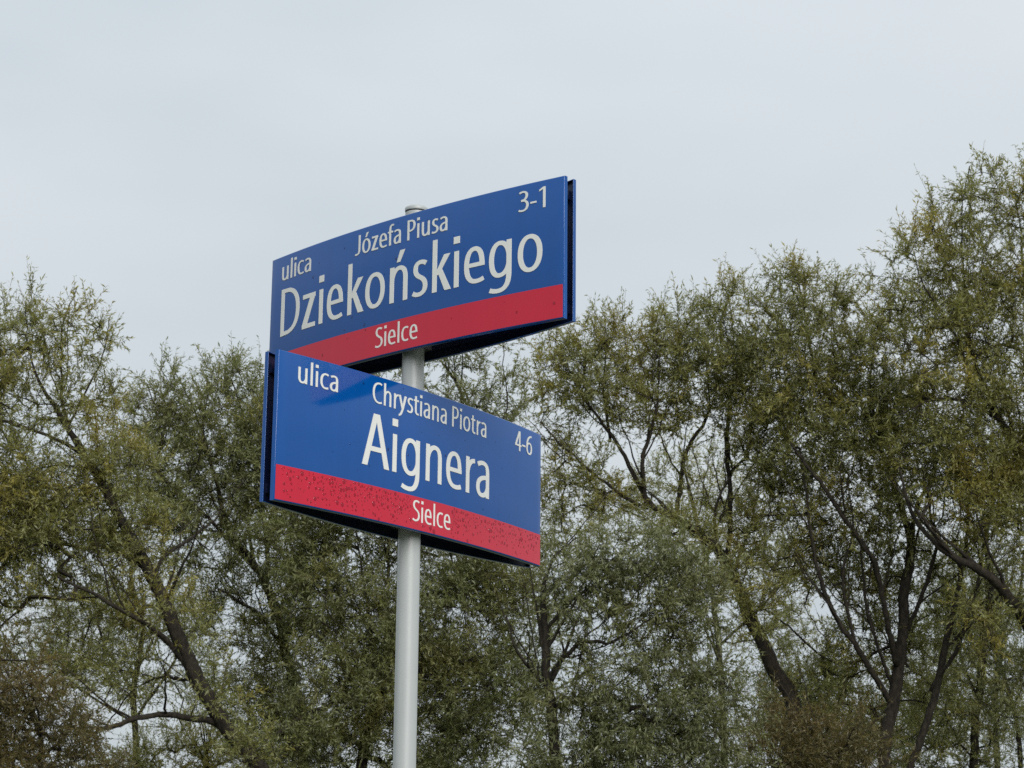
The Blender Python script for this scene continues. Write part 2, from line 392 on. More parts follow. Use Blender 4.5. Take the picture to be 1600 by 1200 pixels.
def band_mesh(side):
    V, F = [], []; n_ = NU+1
    x0 = SW/2-.0034; v0, v1 = -SH/2+.0034, RED_V*SH/2
    for lift in (.00055, -.0003):
        for v in (v0, v1):
            for x in np.linspace(-x0, x0, n_): V.append(surf(x, v, lift, side))
    for i in range(NU):
        F.append((i, i+1, n_+i+1, n_+i)); F.append((2*n_+i+1, 2*n_+i, i, i+1)[::1]); F.append((n_+i, n_+i+1, 3*n_+i+1, 3*n_+i))
    F.append((0, n_, 3*n_, 2*n_)); F.append((NU, 2*n_+NU, 3*n_+NU, n_+NU))
    return pymesh('red_band', V, F)
def drops_mesh(spots):
    """beads of water: flattened domes, slightly heavier below"""
    V, F = [], []
    R_, K = 4, 8
    for x, v, r, h, lift in spots:
        base = len(V)
        for a in range(R_):
            th = a/R_*math.pi/2; rr = math.cos(th); hh = math.sin(th)
            for k in range(K):
                ph = 2*math.pi*k/K; s = math.sin(ph)
                V.append(surf(x+r*rr*math.cos(ph), v+r*rr*s*(1.0 if s > 0 else 1.35)-.15*r*hh, lift+h*hh-.0002, -1))
        V.append(surf(x, v-.15*r, lift+h, -1)); top = len(V)-1
        for a in range(R_-1):
            for k in range(K):
                F.append((base+a*K+k, base+a*K+(k+1) % K, base+(a+1)*K+(k+1) % K, base+(a+1)*K+k))
        for k in range(K): F.append((base+(R_-1)*K+k, base+(R_-1)*K+(k+1) % K, top))
    return pymesh('water_drops', V, F, True)
def fix_normals(o):
    bmx = bmesh.new(); bmx.from_mesh(o.data); bmesh.ops.recalc_face_normals(bmx, faces=bmx.faces); bmx.to_mesh(o.data); bmx.free()
def boxmesh(name, x0, x1, y0, y1, z0, z1):
    V = [(x, y, z) for z in (z0, z1) for y in (y0, y1) for x in (x0, x1)]
    return pymesh(name, V, [(0, 2, 3, 1), (4, 5, 7, 6), (0, 1, 5, 4), (2, 6, 7, 3), (0, 4, 6, 2), (1, 3, 7, 5)])

def make_sign(z, yaw, label, lines, drops):
    root = empty('street_name_sign', (PX, PY, z), yaw)
    tag(root, label, 'street sign', 'street name signs on the post')
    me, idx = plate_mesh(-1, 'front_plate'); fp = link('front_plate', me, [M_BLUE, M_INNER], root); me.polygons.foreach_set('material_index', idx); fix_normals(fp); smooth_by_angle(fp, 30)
    rb = link('red_band', band_mesh(-1), M_RED, fp); fix_normals(rb); smooth_by_angle(rb, 30)
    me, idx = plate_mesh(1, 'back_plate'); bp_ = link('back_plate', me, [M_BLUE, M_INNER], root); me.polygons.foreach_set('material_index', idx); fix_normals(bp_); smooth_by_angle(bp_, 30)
    rb = link('red_band', band_mesh(1), M_RED, bp_); fix_normals(rb); smooth_by_angle(rb, 30)
    for text, x0, x1, base, cap in lines:
        for ch, me in letter_meshes(text, x0/1000, x1/1000, base/1000, cap/1000):
            link('letter', me, M_WHITE, fp)
    # rails that tie the two plates together and clamp the post
    for vz in (SH/2-.038, -SH/2+.038):
        for s in (-1, 1):
            xs = np.linspace(-SW/2+.02, SW/2-.02, 33); V, F = [], []
            for x in xs:
                y = s*(GAP+bulge(x)-.0024)
                for dy, dz in ((0, -.012), (0, .012), (-s*.008, .012), (-s*.008, -.012)): V.append((x, y+dy, vz+dz))
            for i in range(32):
                for k in range(4): F.append((i*4+k, i*4+(k+1) % 4, i*4+4+(k+1) % 4, i*4+4+k))
            F += [(3, 2, 1, 0), (128, 129, 130, 131)]
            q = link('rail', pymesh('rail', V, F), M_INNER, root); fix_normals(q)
        for x in (-SW/2+.055, SW/2-.055):
            h = GAP+bulge(x)-.004
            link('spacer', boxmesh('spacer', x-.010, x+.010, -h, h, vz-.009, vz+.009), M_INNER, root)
        V, F = [], []
        for r_ in (POLE_R+.0005, POLE_R+.004):
            for zz in (vz-.014, vz+.014):
                for k in range(32):
                    a = 2*math.pi*k/32; V.append((r_*math.cos(a), r_*math.sin(a), zz))
        for k in range(32):
            j = (k+1) % 32
            F += [(k, j, 32+j, 32+k), (64+k, 96+k, 96+j, 64+j), (k, 64+k, 64+j, j), (32+k, 32+j, 96+j, 96+k)]
        q = link('clamp', pymesh('clamp', V, F), M_ALU, root); fix_normals(q)
        for s in (-1, 1):
            yb = sorted((s*(POLE_R+.002), s*(GAP+SAG-.008)))
            link('bracket', boxmesh('bracket', -.015, .015, yb[0], yb[1], vz-.010, vz+.010), M_ALU, root)
    dm = link('water_drops', drops_mesh(drops), M_WATER, fp); tag(dm, kind='stuff')
    return root

def rain(n_red, seed, n_blue, left_bias):
    q = np.random.default_rng(seed); out = []
    v0, v1 = -SH/2+.008, RED_V*SH/2-.004
    cols = q.uniform(-SW/2+.02, SW/2-.02, 34)
    while len(out) < n_red:
        # runs of drops hanging below the letters' edge, thinning towards the lower rim
        x = q.choice(cols)+q.normal(0, .014) if q.random() < .5 else q.uniform(-SW/2+.02, SW/2-.02)
        t_ = abs(q.normal(0, .42))
        if t_ > 1 or abs(x) > SW/2-.012: continue
        v = v1-(v1-v0)*t_
        if -.075 < x < .097 and -.172 < v < -.100: continue
        r = float(np.clip(q.lognormal(math.log(.0028), .45), .0012, .0065))
        if any(abs(x-o_[0]) < .9*(r+o_[2]) and abs(v-o_[1]) < 1.1*(r+o_[2]) for o_ in out): continue
        out.append((x, v, r, r*q.uniform(.20, .32), .0005))
    for _ in range(n_blue):
        x = q.uniform(-SW/2+.03, SW/2-.03) if q.random() > .5 else q.normal(left_bias, .12)
        x = float(np.clip(x, -SW/2+.02, SW/2-.02))
        v = q.uniform(RED_V*SH/2+.006, SH/2-.012); r = float(np.clip(q.lognormal(math.log(.0019), .4), .001, .004))
        out.append((x, v, r, r*.3, 0.0))
    return out
make_sign(Z_UP, YAW_UP, 'upper blue street sign reading ulica Józefa Piusa Dziekońskiego with a red Sielce band',
          [('ulica', -502, -366, 116, 57), ('Józefa Piusa', -173, 177.5, 115.5, 57), ('3-1', 415, 499.5, 116, 57),
           ('Dziekońskiego', -501, 491, -51, 140), ('Sielce', -82, 77.5, -167, 57)], rain(10, 5, 38, -.1))
make_sign(Z_LO, YAW_LO, 'lower blue street sign reading ulica Chrystiana Piotra Aignera with raindrops on its red band',
          [('ulica', -493, -359, 118.5, 57), ('Chrystiana Piotra', -233, 253, 118, 57), ('4-6', 405, 500, 117, 57),
           ('Aignera', -266, 270.5, -51, 140), ('Sielce', -69, 91, -167.5, 57)], rain(520, 8, 60, -.12))

# ------------------------------------------------------------------ willows
def tube_mesh(name, pts, rad, k=7, mat=None, parent=None, wob=0.0):
    pts = np.asarray(pts, float); n_ = len(pts); V = []
    tg = np.gradient(pts, axis=0); tg /= np.linalg.norm(tg, axis=1)[:, None]
    a = np.cross(tg, [0.13, 0.9, 0.31]); a /= np.linalg.norm(a, axis=1)[:, None]; b_ = np.cross(tg, a)
    ang = np.arange(k)*2*np.pi/k
    w = 1+wob*rng.normal(size=(n_, k))
    ring = (np.cos(ang)[None, :, None]*a[:, None, :]+np.sin(ang)[None, :, None]*b_[:, None, :])*(np.asarray(rad)[:, None]*w)[:, :, None]+pts[:, None, :]
    V = ring.reshape(-1, 3)
    i = np.arange(n_-1)[:, None]*k; j = np.arange(k)[None, :]; j2 = (j+1) % k
    Q = np.stack([i+j, i+j2, i+k+j2, i+k+j], -1).reshape(-1, 4)
    caps = [np.arange(k)[None, ::-1], (np.arange(k)+(n_-1)*k)[None, :]]
    return V, [Q]+caps
def spline(ctrl, n_):
    """Catmull-Rom through control points (x,y,z,r)"""
    c = np.asarray(ctrl, float); c = np.vstack([2*c[0]-c[1], c, 2*c[-1]-c[-2]])
    out = []; segs = len(c)-3
    for t_ in np.linspace(0, segs, n_):
        i = min(int(t_), segs-1); u = t_-i; p0, p1, p2, p3 = c[i:i+4]
        out.append(.5*((2*p1)+(-p0+p2)*u+(2*p0-5*p1+4*p2-p3)*u*u+(-p0+3*p1-3*p2+p3)*u**3))
    return np.array(out)
def rnd_unit(n_):
    v = rng.normal(size=(n_, 3)); return v/np.linalg.norm(v, axis=1)[:, None]
def willow(label, depth, limbs, lobes, lm, base_px=None, name='willow_tree', cat='tree', dens=20, twigs=5, leaves=19,
           leaf_len=(.052, .104), seed_shift=0, ground_r=None, group=None, droop=.0, spread=1.0, forks=4):
    """limbs: lists of (px, py, depth offset, radius); the first is the trunk. lobes: (px, py, rx, ry, density factor[, depth offset])"""
    mpp = depth/FPX
    P3 = lambda x, y, dz=0: at(x, y, depth+dz)
    root_xy = at(base_px if base_px is not None else limbs[0][0][0], 1200, depth)
    root = empty(name, (root_xy[0], root_xy[1], 0)); off = np.array([root_xy[0], root_xy[1], 0])
    tag(root, label, cat, group)
    nodes = []; nrad = []; subs = []
    for li, limb in enumerate(limbs):
        ctrl = [(*P3(x, y, dz), r_*(.68 if li else .74)) for x, y, dz, r_ in limb]
        if li == 0:
            r0 = ctrl[0][3]
            g0 = np.array([root_xy[0], root_xy[1]])
            p0 = np.array(ctrl[0][:3])
            ctrl = [(g0[0], g0[1], -.15, r0*1.55), (g0[0], g0[1], .25, r0*1.28), (*(p0*.5+np.array([g0[0], g0[1], 0])*.5), r0*1.1)]+ctrl
        n_ = 7*len(ctrl)
        sp = spline(ctrl, n_)
        jit = np.cumsum(rng.normal(size=(n_, 3))*.009, axis=0); jit -= np.linspace(0, 1, n_)[:, None]*jit[-1]
        sp[:, :3] += jit
        sp[:, 3] = np.maximum(sp[:, 3], .008)
        V, Q = tube_mesh('x', sp[:, :3]-off, sp[:, 3], 9, wob=.05)
        o = link('trunk' if li == 0 else 'limb', npmesh('limb', V, Q, True), M_BARK, root)
        st_ = 0 if li else n_//4
        nodes.append(sp[st_:, :3]); nrad.append(sp[st_:, 3])
        # forks: dark side limbs fanning upward
        for _ in range(forks if li else forks+1):
            i0 = int(rng.integers(max(1, int(n_*(.15 if li else .5))), n_-3)); r0 = sp[i0, 3]
            if r0 < .019: continue
            tg = sp[i0+1, :3]-sp[i0-1, :3]; tg /= np.linalg.norm(tg)
            dd = tg*.9+rng.normal(size=3)*np.array([.55, .45, .25])+np.array([0, 0, .35]); dd /= np.linalg.norm(dd)
            ln = rng.uniform(.7, 1.1)+6*min(r0, .12); tt_ = np.linspace(0, 1, 9)[:, None]
            sub = sp[i0, :3]+dd*ln*tt_+np.array([0, 0, .18])*ln*tt_**2+np.cumsum(rng.normal(size=(9, 3))*.018, 0)*(tt_ > 0)
            rs = np.linspace(min(.5*r0, .032), .006, 9)
            V, Q = tube_mesh('x', sub-off, rs, 6, wob=.05); subs.append((V, Q[0])); nodes.append(sub)
    nodes = np.vstack(nodes); nskel = len(nodes)
    # cluster points in the crown lobes
    pts, outd, hgt = [], [], []
    for lb in lobes:
        x, y, rx, ry, df = lb[:5]; df = (df if df > .75 else df*.85+.2)*(.82 if y < 700 else 1.04); y = y+(20 if y < 620 else 8); dz = lb[5] if len(lb) > 5 else 0
        c = P3(x, y, dz); rx_, ry_ = rx*mpp, ry*mpp; rd = .65*(rx_+ry_)+.25
        n_ = int(2.0*dens*df*4.19*rx_*ry_*rd)
        u = rnd_unit(n_)*(rng.random(n_)**(1/2.3))[:, None]
        p = c+u*np.array([rx_, rd, ry_])
        keep = [noise.noise((q[0]*1.1+7*seed_shift, q[1]*1.1, q[2]*1.1)) > -.38+.5*(rng.random()-.5) for q in p]
        pts.append(p[keep]); outd.append(u[keep])
    pts = np.vstack(pts); outd = np.vstack(outd)
    # grow branches: each spray joins the nearest wood, along an arching path
    cap = nskel+len(pts)*4
    N = np.zeros((cap, 3)); N[:nskel] = nodes; parent = np.full(cap, -1); cnt = nskel
    d0 = np.array([np.min(((nodes-p)**2).sum(1)) for p in pts]); order = np.argsort(d0)
    ends = np.zeros(len(pts), int); paths = []
    for i in order:
        p = pts[i]; dv = N[:cnt]-p
        dist = (dv**2).sum(1)
        dist = dist*(1+.9*(dv[:, 2] > .05))          # prefer to rise from wood below
        j = int(np.argmin(dist)); a = N[j]; ln = math.sqrt(((p-a)**2).sum())
        mid = (a+p)/2+np.array([rng.normal()*.07, rng.normal()*.07, .05+rng.normal()*.04])*ln
        ids = [j]
        m_ = 3 if ln > .35 else 2
        for t_ in np.linspace(0, 1, m_+1)[1:]:
            q = (1-t_)**2*a+2*t_*(1-t_)*mid+t_*t_*p
            N[cnt] = q; parent[cnt] = ids[-1]; ids.append(cnt); cnt += 1
        ends[i] = cnt-1; paths.append(ids)
    load = np.zeros(cnt)
    load[ends] += 1
    for k in range(cnt-1, nskel-1, -1):
        load[parent[k]] += load[k]
    rad = .0040*np.sqrt(np.maximum(load, 1))**.95
    rad = np.minimum(rad, .06)
    VV, QQ, vo = [], [], 0
    for V, Q in subs:
        VV.append(V); QQ.append(Q+vo); vo += len(V)
    for ids in paths:
        rr = rad[ids].copy(); rr[0] = rr[1] if len(rr) > 1 else rr[0]
        V, Q = tube_mesh('x', N[ids]-off, rr, 3)
        VV.append(V); QQ.append(Q[0]+vo); vo += len(V)
    # sprays of twigs and leaves
    n_c = len(pts); T = twigs
    base = np.repeat(pts, T, 0); out = np.repeat(outd, T, 0)
    nT = len(base)
    d = out*.55+rnd_unit(nT)*.75*spread+np.array([0, 0, .45-droop])
    d /= np.linalg.norm(d, axis=1)[:, None]
    tl = rng.uniform(.28, .60, nT)*np.where(out[:, 2] > .45, rng.uniform(.9, 1.35, nT), 1.0)
    d[:, 2] += np.where(out[:, 2] > .45, .5, 0); d /= np.linalg.norm(d, axis=1)[:, None]
    base = base-d*(tl*.25)[:, None]*rng.random(nT)[:, None]
    bend = rnd_unit(nT)*.10+np.array([0, 0, -.10-droop*.3])
    def tw(t_): return base+d*(tl*t_)[:, None]+bend*(tl*t_*t_)[:, None]
    # twig as a 3-sided sliver in two lengths
    s1 = np.cross(d, rnd_unit(nT)); s1 /= np.linalg.norm(s1, axis=1)[:, None]+1e-9; s2 = np.cross(d, s1)
    rings = []
    for t_, r_ in ((0, .0042), (1., .0016)):
        c = tw(t_)
        rings.append(np.stack([c+s1*r_, c+(-.5*s1+.87*s2)*r_, c+(-.5*s1-.87*s2)*r_], 1))
    TV = np.concatenate(rings, 1).reshape(-1, 3)-off
    b0 = vo+np.arange(nT)[:, None, None]*6
    loc = np.array([[k, (k+1) % 3, 3+(k+1) % 3, 3+k] for k in range(3)])[None]
    TQ = (b0+loc).reshape(-1, 4)
    me = npmesh('branchwork', np.vstack(VV+[TV]), [np.vstack(QQ+[TQ])], True)
    o = link('branchwork', me, [M_BARK, M_TWIG], root); tag(o, kind='stuff')
    nq = sum(len(q) for q in QQ); mi = np.zeros(nq+len(TQ), np.int32); mi[nq:] = 1
    me.polygons.foreach_set('material_index', mi)
    # leaves
    Lf = leaves; nL = nT*Lf
    tt = np.repeat(np.linspace(.12, 1.0, Lf)[None], nT, 0)+rng.uniform(-.04, .04, (nT, Lf))
    tt = tt[..., None]
    lp = (base[:, None]+d[:, None]*tl[:, None, None]*tt+bend[:, None]*tl[:, None, None]*tt*tt).reshape(-1, 3)
    td = (d[:, None]+2*bend[:, None]*tt).reshape(-1, 3)
    ld = td*.80+rnd_unit(nL)*.78+np.array([0, 0, -.16-droop])
    ld /= np.linalg.norm(ld, axis=1)[:, None]
    ll = rng.uniform(*leaf_len, nL)*np.repeat(rng.uniform(.8, 1.15, nT), Lf)
    wd = np.cross(ld, rnd_unit(nL)*.8+np.array([0, 0, .5])); wd /= np.linalg.norm(wd, axis=1)[:, None]+1e-9
    up_ = np.cross(wd, ld)
    hw = ll*rng.uniform(.085, .130, nL)
    sag_ = ll*rng.uniform(-.02, .14, nL)
    A = lp; B_ = lp+ld*(ll*.42)[:, None]
    tip = lp+ld*ll[:, None]-up_*sag_[:, None]
    keep = rng.random(nL) < .93
    LV = np.stack([A, B_+wd*hw[:, None], tip, B_-wd*hw[:, None]], 1)[keep].reshape(-1, 3)-off
    LQ = np.arange(len(LV)).reshape(-1, 4)
    o = link('crown', npmesh('crown', LV, [LQ]), lm, root); tag(o, kind='stuff')
    return root

GRP = 'willow trees behind the signs'
# leaning willow on the left
willow('leaning willow with a thick trunk and one low arching bough', 33,
  [[(470, 1290, 0, .18), (392, 1185, 0, .165), (345, 1125, 0, .155), (300, 1050, 0, .15), (265, 965, 0, .14), (232, 895, 0, .125), (190, 815, 0, .10), (145, 735, 0, .085), (108, 675, 0, .06), (66, 612, 0, .035), (48, 560, 0, .02), (40, 480, 0, .01)],
   [(350, 1138, .1, .08), (300, 1122, -.2, .07), (240, 1121, -.5, .06), (180, 1135, -.7, .05), (120, 1160, -.9, .03)],
   [(110, 680, 0, .05), (97, 600, .2, .03), (98, 510, .3, .018), (120, 450, .3, .01)],
   [(135, 715, 0, .05), (70, 672, -.3, .035), (0, 655, -.5, .03), (-60, 640, -.6, .02)],
   [(232, 890, 0, .07), (175, 860, .4, .055), (100, 850, .8, .04), (20, 800, 1.0, .03)],
   [(290, 1040, 0, .06), (240, 985, -.4, .05), (160, 935, -.8, .04), (90, 900, -1., .025)],
   [(105, 668, 0, .03), (160, 560, .2, .016), (170, 500, .3, .009)],
   [(240, 900, 0, .05), (255, 870, .2, .04), (310, 830, .5, .03), (345, 800, .6, .015)],
   [(300, 1062, .1, .04), (250, 1062, .4, .03), (205, 1085, .6, .02), (160, 1140, .8, .015)]],
  [(70, 500, 65, 70, .55), (5, 530, 75, 80, .65), (135, 520, 50, 55, .4), (165, 505, 32, 36, .35), (110, 600, 90, 60, .4), (25, 640, 90, 80, .55), (-60, 600, 90, 120, 1),
   (150, 650, 60, 60, .35), (60, 740, 110, 70, .6), (170, 760, 90, 80, .76), (-40, 800, 110, 110, .9), (70, 830, 120, 80, .8), (190, 850, 80, 60, .76), (90, 930, 120, 50, .6), (220, 960, 70, 60, .3), (-40, 950, 90, 100, .7), (200, 1030, 80, 60, .22), (110, 1040, 70, 60, .45), (290, 960, 50, 45, .2, -.9), (335, 1085, 55, 50, .2, -.9), (395, 1175, 60, 45, .6, -.9)],
  M_OLIVE, base_px=640, group=GRP, seed_shift=1)
# grey-green willow between it and the sign
willow('rounded grey-green willow between the leaning willow and the street signs', 36.5,
  [[(470, 1180, 0, .12), (445, 1040, 0, .11), (418, 930, 0, .10), (390, 880, 0, .085), (352, 830, 0, .06), (330, 740, .1, .04), (300, 640, .2, .02), (270, 570, .2, .01)],
   [(420, 930, 0, .06), (415, 820, .3, .05), (395, 700, .4, .03), (360, 590, .4, .012)],
   [(395, 885, 0, .05), (310, 800, -.3, .04), (245, 740, -.4, .05), (255, 690, -.4, .025), (230, 600, -.4, .012)],
   [(440, 1010, 0, .05), (400, 960, -.4, .04), (340, 920, -.6, .03)]],
  [(262, 600, 50, 55, .9), (225, 650, 55, 70, .9), (345, 590, 55, 55, .9), (395, 600, 50, 60, 1), (320, 660, 90, 70, 1), (250, 740, 80, 70, 1), (370, 740, 90, 80, 1.1), (430, 700, 60, 110, 1), (310, 830, 100, 70, .9), (420, 860, 70, 80, .8), (360, 960, 90, 60, .6), (450, 980, 70, 90, .8), (390, 1060, 60, 70, .6), (440, 1140, 80, 80, 1.1)],
  M_GREEN, base_px=500, group=GRP, seed_shift=2, dens=17)
# willow straight behind the post
willow('dark willow straight behind the post, its forked trunk rising beside it', 34.5,
  [[(575, 1190, 0, .12), (592, 1110, 0, .11), (606, 1080, 0, .10), (612, 1030, .1, .08), (622, 960, .2, .07), (640, 860, .3, .055), (690, 740, .3, .04), (735, 640, .3, .025), (700, 570, .3, .01)],
   [(600, 1085, 0, .06), (588, 1040, -.1, .05), (578, 980, -.3, .035), (560, 850, -.4, .02), (540, 760, -.4, .012)],
   [(606, 930, .2, .04), (604, 840, 0, .03), (598, 760, 0, .02)],
   [(735, 640, .3, .03), (715, 600, .4, .04), (690, 565, .4, .02)],
   [(690, 740, .3, .035), (760, 690, .1, .03), (790, 640, 0, .02), (785, 570, 0, .01)],
   [(430, 1150, -.5, .05), (470, 1120, -.4, .045), (540, 1090, -.2, .04), (600, 1085, 0, .04)]],
  [(480, 800, 80, 90, 1), (560, 790, 90, 90, 1), (520, 920, 100, 80, 1.1), (620, 760, 80, 120, .9), (700, 610, 70, 45, .6), (700, 530, 65, 55, .6), (770, 500, 45, 45, .4), (600, 590, 60, 45, .8), (765, 600, 60, 60, .55), (780, 680, 60, 60, .5), (740, 880, 110, 80, 1), (690, 980, 110, 80, 1.2), (590, 1010, 90, 70, .9), (520, 1060, 90, 70, .9), (640, 1110, 120, 80, 1.1), (760, 1080, 100, 90, 1), (500, 1160, 100, 70, .9), (680, 1190, 110, 60, 1), (820, 960, 60, 90, .8)],
  M_GREEN, base_px=570, group=GRP, seed_shift=3, dens=19)
# fan-limbed willow right of the sign
willow('willow with a fan of dark limbs and open sky gaps among them', 36,
  [[(1245, 1130, 0, .17), (1205, 1040, 0, .16), (1172, 960, 0, .145), (1140, 890, 0, .13), (1112, 848, 0, .095), (1065, 815, 0, .07), (1015, 785, 0, .06), (985, 735, 0, .05), (955, 680, 0, .04), (905, 610, 0, .025), (885, 560, 0, .012)],
   [(1010, 795, 0, .06), (1002, 740, -.2, .05), (1012, 690, -.3, .045), (1028, 620, -.4, .03), (1030, 540, -.4, .012)],
   [(1055, 820, 0, .06), (1065, 760, .2, .055), (1080, 700, .3, .05), (1108, 640, .3, .03), (1100, 540, .3, .012)],
   [(1135, 885, 0, .07), (1140, 810, .3, .06), (1138, 720, .4, .055), (1136, 660, .4, .04), (1150, 560, .4, .02), (1140, 470, .4, .01)],
   [(955, 690, 0, .04), (948, 620, .3, .035), (950, 560, .3, .02), (960, 500, .3, .01)],
   [(1140, 740, .3, .04), (1165, 705, .2, .03), (1180, 640, .1, .02)],
   [(1000, 790, 0, .05), (940, 750, -.3, .035), (880, 700, -.5, .025), (845, 660, -.6, .015)],
   [(1115, 855, 0, .06), (1118, 790, -.3, .035), (1140, 745, -.4, .025)]],
  [(920, 530, 60, 55, .9), (965, 520, 45, 50, .9), (870, 560, 60, 50, .9), (1010, 530, 45, 45, .9), (1060, 505, 50, 55, 1), (1130, 480, 55, 55, 1), (1090, 560, 90, 60, 1.1), (960, 600, 90, 55, 1), (1170, 560, 60, 80, 1), (1040, 640, 80, 45, .8), (860, 640, 50, 55, .6), (1150, 650, 70, 50, .7), (900, 740, 60, 70, .45), (960, 760, 50, 50, .35), (870, 800, 50, 60, .5), (1080, 770, 40, 40, .25), (1190, 720, 60, 60, .6), (1190, 820, 60, 60, .6), (1100, 900, 70, 40, .5), (1060, 835, 70, 35, .7, -.9), (1175, 950, 50, 50, .35, -.9)],
  M_OLIVE, base_px=1275, group=GRP, seed_shift=4, dens=22)
# nearer silver-leaved willow
willow('low silvery-leaved willow with dense hanging sprays below the lower sign', 30.5,
  [[(862, 1190, 0, .10), (856, 1070, 0, .09), (850, 1000, 0, .075), (846, 930, .1, .05), (860, 880, .2, .03), (900, 840, .2, .012)],
   [(856, 1060, 0, .05), (905, 1005, -.2, .04), (960, 1000, -.4, .03), (1030, 960, -.5, .012)],
   [(858, 1110, 0, .05), (930, 1090, .3, .04), (1020, 1100, .4, .03), (1100, 1050, .5, .015)],
   [(850, 990, 0, .04), (900, 930, .3, .03), (980, 880, .4, .015)],
   [(856, 1075, 0, .04), (810, 1020, -.3, .03), (790, 960, -.4, .012)]],
  [(900, 880, 75, 60, 1), (970, 870, 75, 55, 1.1), (1045, 880, 70, 55, 1), (930, 950, 80, 40, .9), (1040, 960, 80, 60, 1.1), (1100, 940, 50, 60, .8), (880, 1010, 60, 50, .4), (970, 1040, 90, 50, .6), (1070, 1050, 80, 60, 1), (900, 1100, 90, 60, .8), (1010, 1120, 100, 60, 1.1), (1120, 1110, 70, 70, 1), (940, 1185, 110, 50, 1.1), (1090, 1190, 90, 50, 1), (830, 1170, 60, 60, .7)],
  M_SILV, base_px=880, group=GRP, seed_shift=5, droop=.22, dens=20)
# upright willow with twin stems
willow('tall willow with two upright dark stems and long side limbs, notched crown top', 35,
  [[(1385, 1195, 0, .14), (1394, 1110, 0, .13), (1408, 1010, 0, .12), (1415, 920, 0, .11), (1424, 850, 0, .095), (1400, 770, .1, .06), (1370, 680, .2, .045), (1330, 600, .2, .03), (1300, 500, .2, .015), (1310, 430, .2, .008)],
   [(1392, 1100, 0, .07), (1345, 1020, -.3, .065), (1305, 960, -.4, .055), (1275, 880, -.5, .045), (1262, 790, -.5, .03), (1250, 700, -.5, .018)],
   [(1402, 1040, -.1, .07), (1385, 950, -.5, .06), (1362, 870, -.7, .055), (1310, 795, -.8, .05), (1268, 735, -.9, .04), (1235, 690, -.9, .02)],
   [(1398, 1330, 0, .09), (1403, 1260, -.1, .09), (1420, 1195, -.3, .085), (1450, 1090, -.4, .085), (1475, 980, -.5, .07), (1497, 890, -.5, .055), (1510, 800, -.5, .035), (1490, 720, -.5, .015)],
   [(1330, 650, .2, .04), (1290, 610, .3, .06), (1268, 560, .3, .04), (1255, 480, .3, .02), (1240, 400, .3, .009)],
   [(1424, 850, 0, .06), (1440, 790, .2, .05), (1465, 730, .3, .03), (1440, 640, .3, .015)],
   [(1418, 1040, 0, .035), (1400, 1005, .4, .04), (1310, 1035, .7, .03), (1230, 975, .9, .02), (1190, 950, 1., .012)],
   [(1412, 1000, .1, .05), (1440, 930, -.2, .05), (1462, 850, -.3, .042), (1455, 770, -.3, .028), (1470, 690, -.3, .012)],
   [(1455, 1080, -.4, .055), (1500, 1000, -.7, .045), (1530, 900, -.8, .035), (1545, 800, -.8, .015)],
   [(1400, 1090, .1, .045), (1372, 1010, -.2, .04), (1352, 930, -.3, .034), (1345, 850, -.3, .015)],
   [(1340, 1015, -.3, .04), (1320, 920, -.5, .034), (1335, 830, -.6, .026), (1325, 740, -.6, .012)],
   [(1395, 720, .1, .05), (1370, 650, -.3, .035), (1365, 560, -.4, .02), (1385, 470, -.4, .01)]],
  [(1235, 420, 40, 50, 1), (1210, 480, 45, 60, 1), (1265, 470, 45, 60, 1), (1310, 450, 38, 45, .75), (1250, 560, 80, 70, 1.1), (1330, 520, 50, 50, .8), (1340, 590, 70, 70, 1.1), (1230, 650, 70, 70, 1), (1310, 690, 90, 70, 1.1), (1390, 670, 70, 80, 1), (1230, 750, 70, 60, .8), (1310, 800, 80, 60, .8), (1400, 790, 60, 70, .7), (1340, 890, 70, 70, .8, .9), (1260, 860, 60, 60, .7, .6), (1450, 900, 60, 60, .8, .9), (1380, 1000, 70, 60, .7, 1.1), (1290, 1040, 70, 60, .5, .8), (1440, 1060, 50, 70, .6, 1.1), (1350, 1120, 60, 60, .7, 1.1), (1190, 900, 50, 50, .5), (1350, 455, 36, 45, .9), (1375, 500, 40, 50, .9)],
  M_OLIVE, base_px=1400, group=GRP, seed_shift=6, dens=22)
